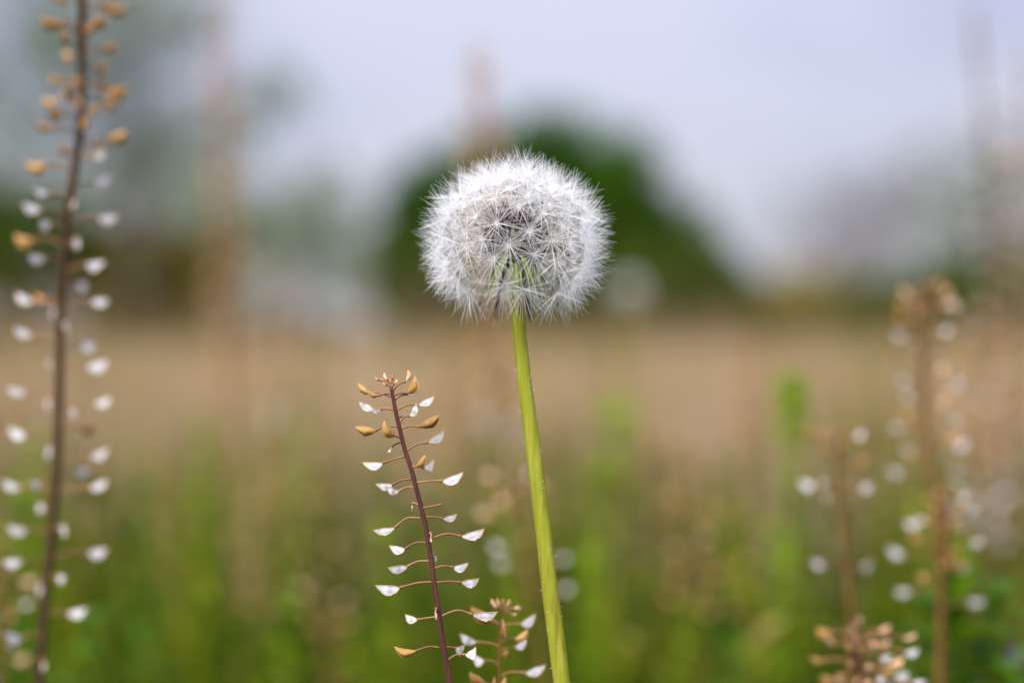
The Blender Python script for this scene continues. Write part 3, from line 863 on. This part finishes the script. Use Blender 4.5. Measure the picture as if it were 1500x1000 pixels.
pepper_column('faint tan seed stalk right of the tall left stalk', 1.2, [(235, 650), (240, 800), (246, 1000)], 650, 900, 8, 1.01, M_pstem2, 68)
pepper_column('faint pinkish seed stalk in front of the pale gap between the trees', 1.25, [(415, 390), (418, 560), (425, 800), (428, 1000)], 390, 640, 13, 0.8, M_pstem2, 69)
pepper_column('faint pink seed stalk below the right shrub', 1.3, [(1085, 560), (1092, 700), (1100, 1000)], 560, 800, 9, 1.01, M_pstem2, 70)
pepper_column('faint orange seed stalk just right of the sharp stalk', 1.3, [(660, 480), (666, 650), (676, 900)], 480, 740, 8, 1.01, M_pstem2, 71)
pepper_column('faint pale seed stalk left of the small orange and white one', 0.8, [(1010, 660), (1015, 800), (1020, 1000)], 660, 900, 16, 1.01, M_pstem2, 72)
pepper_column('faint pale seed stalk low in the green between the left stalks', 0.85, [(470, 740), (474, 860), (480, 1000)], 740, 940, 16, 1.01, M_pstem2, 73)


gm = random.Random(77)
ORD = ('first', 'second', 'third', 'fourth', 'fifth', 'sixth', 'seventh', 'eighth', 'ninth', 'tenth', 'eleventh', 'twelfth', 'thirteenth', 'fourteenth', 'fifteenth', 'sixteenth')
for k in range(16):                       # soft stalks scattered over the middle of the meadow, left to right
    dd = gm.uniform(1.1, 2.2); xx = 20 + 96 * k + gm.uniform(-30, 30); yt = gm.uniform(500, 640)
    dx = gm.uniform(-18, 18)
    pepper_column('dull brown stalk lost in the meadow blur, %s of these from the left' % ORD[k], dd, [(xx, yt), (xx + dx * .4, yt + 150), (xx + dx, yt + 330)], yt, yt + 170,
                  9 * 1.3 / dd, 1.01, gm.choice((M_pstem2, M_pstem)), 300 + k, group='indistinct stalks in the meadow', lmul=1.0)


# ------------------------------------------------------------------ leafy green weeds
def leaf_blade(V, F, T, base, d, L, w, tint, fold=0.25):
    d = d.normalized()
    side = d.cross(Vector((0, 0, 1)))
    if side.length < 1e-3: side = Vector((1, 0, 0))
    side.normalize(); nrm = side.cross(d)
    b = len(V)
    prof = [(0, 0.12), (0.2, 0.6), (0.45, 1.0), (0.7, 0.8), (0.9, 0.35), (1.0, 0.02)]
    for (t, ww) in prof:
        c = base + d * (L * t) - Vector((0, 0, 1)) * (L * 0.28 * t * t)
        for s in (-1, 0, 1):
            V.append(tuple(c + side * (s * w * ww) + nrm * (abs(s) * w * ww * fold))); T.append(tint)
    for i in range(len(prof) - 1):
        for s in range(2):
            F.append((b + i * 3 + s, b + i * 3 + s + 1, b + (i + 1) * 3 + s + 1, b + (i + 1) * 3 + s))


def leafy_weed(label, d, px, py, seed, leaves=16, L=0.02, w=0.0035, dark=False, zone=0.12, group='green leafy weeds', bunch=0.0, tint=(0.2, 0.9), rise=(0.45, 1.2)):
    g = random.Random(seed)
    top = at(px, py, d)
    base = Vector((top.x + g.uniform(-.01, .01), top.y + g.uniform(-.01, .01), 0))
    t = thing('leafy_weed', base, label, 'weed', group)
    mid = (top + base) / 2 + Vector((g.uniform(-.006, .006), g.uniform(-.006, .006), 0))
    path = spline([top, mid, base - Vector((0, 0, 0.005))], 6)
    V, F = [], []
    tube(V, F, [p - base for p in path], [0.0004 + 0.0006 * i / (len(path) - 1) for i in range(len(path))], 7)
    mesh_obj('stem', V, F, [M_leaf], t, tint=[0.5] * len(V))
    a = g.uniform(0, 6)
    for k in range(leaves):
        f = k / leaves
        z = top.z - zone * f ** (1 + bunch)
        j = min(range(len(path)), key=lambda i: abs(path[i].z - z))
        a += 2.4
        el = g.uniform(*rise) * (1 - 0.55 * f)
        dv = Vector((math.cos(a) * math.cos(el), math.sin(a) * math.cos(el), math.sin(el)))
        V, F, T = [], [], []
        leaf_blade(V, F, T, Vector((path[j].x, path[j].y, z)) - base, dv, L * g.uniform(0.75, 1.2) * (0.7 + 0.5 * f), w * g.uniform(0.8, 1.2), g.uniform(*tint))
        mesh_obj('leaf', V, F, [M_leafdark if dark else M_leaf], t, tint=T)
    return t


leafy_weed('bright green shoot standing alone right of centre', 0.80, 1160, 548, 81, 30, 0.0090, 0.0048, zone=0.030, bunch=0.3, tint=(0.45, 0.9), rise=(-0.75, 0.35))
leafy_weed('pale green shoot just under the bright lone shoot', 0.84, 1157, 650, 181, 8, 0.014, 0.004, zone=0.06, tint=(0.6, 1.0))
leafy_weed('bright green shoot right of the dandelion stem', 1.0, 905, 575, 82, 24, 0.016, 0.005, zone=0.05, bunch=0.3, tint=(0.5, 1), rise=(-0.6, 0.5))
leafy_weed('leafy green weed below the shoot right of the dandelion stem', 1.0, 880, 665, 83, 20, 0.018, 0.004, zone=0.12, tint=(0.4, 1))
leafy_weed('bright green weed below the pale orange column', 1.1, 298, 620, 84, 20, 0.018, 0.004, zone=0.12, tint=(0.3, .9))
leafy_weed('soft green weed left of the sharp stalk', 1.2, 440, 615, 85, 20, 0.02, 0.0042, zone=0.12, tint=(0.3, .9))
leafy_weed('dark green weed right of the tall left stalk', 0.9, 212, 705, 86, 20, 0.018, 0.0038, True, zone=0.12)
leafy_weed('small green weed behind the orange topped stalk beside the dandelion stem', 0.62, 742, 758, 87, 10, 0.011, 0.0026, zone=0.09, tint=(0.2, .6))
leafy_weed('dark green weed with broad leaves at the bottom right', 0.58, 1392, 850, 88, 18, 0.015, 0.0055, True, zone=0.05)
leafy_weed('dark green weed at the right edge beside the violet flower', 0.57, 1462, 872, 89, 18, 0.016, 0.0055, True, zone=0.05)
leafy_weed('dark green weed in the bottom right corner', 0.55, 1485, 975, 90, 14, 0.016, 0.0055, True, zone=0.04)
leafy_weed('green weed low behind the sharp stalk', 0.9, 560, 790, 91, 18, 0.018, 0.004, zone=0.1)
leafy_weed('green weed low behind the dandelion stem', 0.85, 860, 830, 92, 18, 0.018, 0.004, zone=0.1)
leafy_weed('dark green weed low between the left stalk and the sharp stalk', 0.8, 195, 905, 93, 16, 0.016, 0.0038, True, zone=0.08)
leafy_weed('green weed low beneath the bright green shoot', 0.8, 1140, 790, 94, 18, 0.018, 0.004, zone=0.1)
leafy_weed('dark green weed at the bottom left beside the tall stalk', 0.66, 128, 915, 99, 18, 0.018, 0.0045, True, zone=0.07)
leafy_weed('dark green weed in the bottom left corner', 0.68, 25, 930, 101, 18, 0.018, 0.0045, True, zone=0.07)
leafy_weed('dark green weed left of the violet flower', 0.60, 1425, 930, 102, 18, 0.017, 0.0055, True, zone=0.05)
leafy_weed('broad green leaves at the foot of the reddish stalk', 0.57, 1405, 800, 105, 16, 0.013, 0.005, zone=0.05, tint=(0.0, 0.4))
leafy_weed('broad green leaves low between the bushy stalk and the reddish stalk', 0.58, 1352, 885, 106, 16, 0.014, 0.0055, True, zone=0.05)
leafy_weed('dark green weed behind the bushy bottom right stalk', 0.66, 1300, 940, 103, 18, 0.017, 0.0045, True, zone=0.06)
leafy_weed('dark green weed below the faint pale stalk', 0.7, 1075, 940, 104, 18, 0.018, 0.0045, True, zone=0.06)
leafy_weed('green weed under the reddish stalk', 0.62, 1345, 742, 95, 12, 0.009, 0.0026, zone=0.07)
leafy_weed('green weed left of the tall left stalk', 0.85, 40, 660, 96, 18, 0.018, 0.004, zone=0.12)
leafy_weed('green weed low in front of the faint pale stalk', 0.8, 1010, 900, 97, 16, 0.018, 0.004, zone=0.08)
leafy_weed('green weed at the bottom left of the sharp stalk', 0.8, 420, 880, 98, 16, 0.018, 0.004, zone=0.08)


# ------------------------------------------------------------------ violet flower at the right edge
def violet():
    d = 0.56
    c = at(1489, 958, d)
    base = Vector((c.x + 0.004, c.y, 0))
    t = thing('violet_flower', base, 'small violet flower at the bottom right edge', 'flower')
    V, F = [], []
    path = spline([c, (c + base) / 2 + Vector((0.003, 0, 0)), base - Vector((0, 0, 0.004))], 6)
    tube(V, F, [p - base for p in path], [0.0004 + 0.0004 * i / 12 for i in range(len(path))], 6)
    mesh_obj('stem', V, F, [M_leaf], t, tint=[0.4] * len(V))
    for k in range(5):
        a = 2 * math.pi * k / 5 + 0.3
        dv = Vector((math.cos(a), -0.45, math.sin(a)))
        V, F, T = [], [], []
        leaf_blade(V, F, T, c - base, dv, 0.0036, 0.0014, 0.5, 0.2)
        mesh_obj('petal', V, F, [M_petal], t)
violet()


# ------------------------------------------------------------------ the dandelion
def hair_mesh(seed, n_hair=46):
    """one parachute of hairs opening along +Z around the knob at the origin (millimetres / 1000)"""
    g = random.Random(seed)
    V, F, mi = [], [], []
    for k in range(n_hair):
        az = 2 * math.pi * (k + g.uniform(-.4, .4)) / n_hair
        th = R(min(88, max(24, g.gauss(61, 15))))         # angle from the axis
        L = 0.0068 * g.uniform(0.82, 1.08)
        sag = g.uniform(-0.05, 0.10)
        pts = []
        for i in range(4):
            f = i / 3
            t2 = th - sag * f
            pts.append(Vector((math.sin(t2) * math.cos(az), math.sin(t2) * math.sin(az), math.cos(t2))) * (L * f) + Vector((g.uniform(-1, 1), g.uniform(-1, 1), g.uniform(-1, 1))) * (0.00009 * f))
        k0 = len(F)
        r0 = 0.0000275 * g.uniform(0.8, 1.2)
        tube(V, F, pts, [r0 * 1.15, r0, r0 * 0.85, r0 * 0.35], 3, cap=False)
        mi += [0] * (len(F) - k0)
    k0 = len(F)
    kr = 0.00022
    tube(V, F, [Vector((0, 0, z * kr)) for z in (-1.3, -0.8, 0, 0.7, 1.0)], [kr * q for q in (0.45, 0.85, 1.0, 0.7, 0.15)], 8)
    mi += [1] * (len(F) - k0)
    me = bpy.data.meshes.new('pappus')
    me.from_pydata(V, [], F)
    me.materials.append(M_hair); me.materials.append(M_knob)
    me.polygons.foreach_set('material_index', mi)
    me.polygons.foreach_set('use_smooth', [True] * len(F))
    me.update()
    return me


def achene_mesh(seed):
    """ribbed seed body 3.6 mm along +Z from the receptacle outward"""
    g = random.Random(seed)
    V, F = [], []
    prof = [(0, 0.15), (0.15, 0.42), (0.4, 0.75), (0.65, 1.0), (0.82, 0.85), (0.92, 0.4), (1.0, 0.2)]
    sides = 10
    for (t, w) in prof:
        for k in range(sides):
            a = 2 * math.pi * k / sides
            rr = 0.00060 * w * (1.0 if k % 2 else 0.72) * g.uniform(0.9, 1.1)
            V.append((rr * math.cos(a), rr * math.sin(a) * 0.7, 0.0040 * t))
    for i in range(len(prof) - 1):
        for k in range(sides):
            k2 = (k + 1) % sides
            F.append((i * sides + k, i * sides + k2, (i + 1) * sides + k2, (i + 1) * sides + k))
    me = bpy.data.meshes.new('seed')
    me.from_pydata(V, [], F)
    me.materials.append(M_achene)
    me.update()
    return me


def beak_mesh():
    V, F = [], []
    tube(V, F, [Vector((0, 0, z)) for z in (0, 0.33, 0.66, 1.0)], [0.00012, 0.00009, 0.00008, 0.00008], 6)
    me = bpy.data.meshes.new('beak')
    me.from_pydata(V, [], F)
    me.materials.append(M_beak)
    me.polygons.foreach_set('use_smooth', [True] * len(F))
    me.update()
    return me


def dandelion(label, centre, stem_pts, seed, n_seed=122, scale=1.0, detail=True):
    g = random.Random(seed)
    path = to_ground(spline(stem_pts, 6)) if detail else stem_pts
    base = path[-1].copy(); base.z = 0
    t = thing('dandelion', base, label, 'dandelion', 'dandelion seed heads')
    c0 = centre - base
    # hollow-looking stem, a little thicker downwards
    V, F = [], []
    n = len(path)
    tube(V, F, [p - base for p in path], [(0.00118 + 0.00050 * min(1, i / (n * 0.75))) * scale for i in range(n)], 18)
    mesh_obj('stem', V, F, [M_stem], t)
    # receptacle
    V, F = [], []
    pr = [(-4.2, 1.2), (-3.4, 2.3), (-2.2, 3.0), (-0.6, 3.0), (0.8, 2.6), (1.9, 1.6), (2.4, 0.3)]
    tube(V, F, [c0 + Vector((0, 0, z * 0.001 * scale)) for z, r in pr], [r * 0.001 * scale for z, r in pr], 16)
    mesh_obj('receptacle', V, F, [M_recept], t)
    hairs = [hair_mesh(seed * 50 + i) for i in range(7)]
    ach = [achene_mesh(seed * 50 + i) for i in range(3)]
    bk = beak_mesh()
    ga = math.pi * (3 - math.sqrt(5))
    zmin = -0.77
    for i in range(n_seed):
        z = 1 - (1 - zmin) * (i + 0.5) / n_seed
        rr = math.sqrt(max(0, 1 - z * z))
        a = ga * i + 0.55
        u = Vector((rr * math.cos(a), rr * math.sin(a), z)) + Vector((g.gauss(0, .035), g.gauss(0, .035), g.gauss(0, .035)))
        u.normalize()
        if u.z < -0.40 and u.y < 0.2 and abs(u.x) < 0.55 and g.random() < 0.35:
            continue                      # a few seeds have already flown
        # the ball is a little flattened
        Rk = 1.0 / math.sqrt((u.x ** 2 + u.y ** 2) / 14.9 ** 2 + u.z ** 2 / (12.7 if u.z > 0 else 13.5) ** 2) * 0.001 * g.uniform(0.95, 1.03)
        q = u.to_track_quat('Z', 'Y')
        rot = q.to_matrix().to_4x4() @ Matrix.Rotation(g.uniform(0, 6.28), 4, 'Z')
        st = 0.0030
        m = Matrix.Translation(c0 + u * st * scale) @ rot @ Matrix.Scale(scale, 4)
        s = add_obj('seed', ach[i % 3], t, m)
        b0 = 0.0039
        add_obj('beak', bk, s, Matrix.Translation((0, 0, b0)) @ Matrix.Diagonal((1, 1, Rk - st - b0, 1)))
        tilt = Matrix.Rotation(g.gauss(0, 0.10), 4, 'X') @ Matrix.Rotation(g.gauss(0, 0.10), 4, 'Y')
        sc = g.uniform(0.93, 1.07)
        add_obj('pappus', hairs[i % 7], s, Matrix.Translation((0, 0, Rk - st)) @ tilt @ Matrix.Scale(sc, 4))
    # reflexed bracts hanging round the top of the stem
    nb = 18 if detail else 10
    for k in range(nb):
        a = 2 * math.pi * k / nb + g.uniform(-.14, .14)
        rd = Vector((math.cos(a), math.sin(a), 0)); sd = Vector((-math.sin(a), math.cos(a), 0))
        L = g.uniform(0.85, 1.12); fl = g.uniform(0.45, 1.35)
        ctrl = [(2.2, -2.6), (3.3, -3.2), (3.9 + 0.4 * fl, -5.2), (4.5 + 1.5 * fl, -8.5 * L), (4.6 + 2.8 * fl, -12.2 * L), (4.3 + 4.2 * fl, -15.4 * L)]
        tw = g.uniform(-1.3, 1.3)
        ctr = spline([c0 + rd * (x * 0.001 * scale) + sd * (tw * 0.001 * j * 0.35 * scale) + Vector((0, 0, z * 0.001 * scale)) for j, (x, z) in enumerate(ctrl)], 3)
        wd = g.uniform(0.58, 0.95) * 0.001 * scale
        V, F, T, E = [], [], [], []
        n = len(ctr)
        for i, p in enumerate(ctr):
            f = i / (n - 1)
            w = wd * (0.8 + 0.35 * math.sin(math.pi * min(1, f * 1.5))) * (1 - 0.78 * f ** 2.2)
            for j, s in enumerate((-1, -0.72, 0, 0.72, 1)):
                V.append(tuple(p + sd * (w * s) - rd * (abs(s) ** 2 * w * 0.35))); T.append(f); E.append(0.85 if abs(s) == 1 else 0.0)
        b2 = len(V)
        for i, p in enumerate(ctr):                       # underside, so that the bract has thickness
            for j in range(5):
                q0 = Vector(V[i * 5 + j]); V.append(tuple(q0 - rd * (0.00016 * scale if 0 < j < 4 else 0.00004))); T.append(T[i * 5 + j]); E.append(E[i * 5 + j])
        for i in range(n - 1):
            for j in range(4):
                A = i * 5 + j; B = (i + 1) * 5 + j
                F.append((A, A + 1, B + 1, B)); F.append((b2 + A, b2 + B, b2 + B + 1, b2 + A + 1))
            for j in (0, 4):
                A = i * 5 + j; B = (i + 1) * 5 + j
                F.append((A, B, b2 + B, b2 + A))
        o = mesh_obj('bract', V, F, [M_bract], t, tint=T)
        ea = o.data.attributes.new('edge', 'FLOAT', 'POINT'); ea.data.foreach_set('value', E)
    if detail:
        # sparse silky fuzz on the stem
        V, F = [], []
        for k in range(70):
            i = g.randrange(3, len(path) - 6)
            p = path[i].lerp(path[i + 1], g.random()) - base
            a = g.uniform(0, 6.28)
            rd = Vector((math.cos(a), math.sin(a), 0)); rr = 0.00118 + 0.00050 * min(1, i / (len(path) * 0.75))
            s0 = p + rd * rr * 0.97
            e = s0 + (rd + Vector((g.gauss(0, .6), g.gauss(0, .6), g.gauss(0, .9)))).normalized() * g.uniform(0.0004, 0.0013)
            tube(V, F, [s0, (s0 + e) / 2 + Vector((0, 0, 0.0001)), e], [0.00003, 0.000025, 0.00001], 3, cap=False)
        tag(mesh_obj('stem_fuzz', V, F, [M_hair], t), kind='stuff')
    return t


HC = at(755, 353, F0)
dandelion('white dandelion seed head in sharp focus on a tall green stem', HC,
          [HC + Vector((0, 0, -0.0036)), at(757, 410, F0), at(757.5, 445, F0), at(762, 500, F0), at(771, 580, F0 - .0005), at(781.5, 660, F0 - .001), at(794, 760, F0 - .002), at(804, 850, F0 - .003), at(813, 920, F0 - .0035), at(823, 1000, F0 - .004)], 5)

HC2 = at(920, 425, 2.6)
b2 = Vector((HC2.x + 0.01, HC2.y, -0.004))
dandelion('distant pale dandelion seed head, a soft disc right of the sharp one', HC2,
          spline([HC2 + Vector((0, 0, -0.0036)), (HC2 + b2) / 2 + Vector((0.004, 0, 0)), b2], 6), 9, n_seed=110, detail=False)
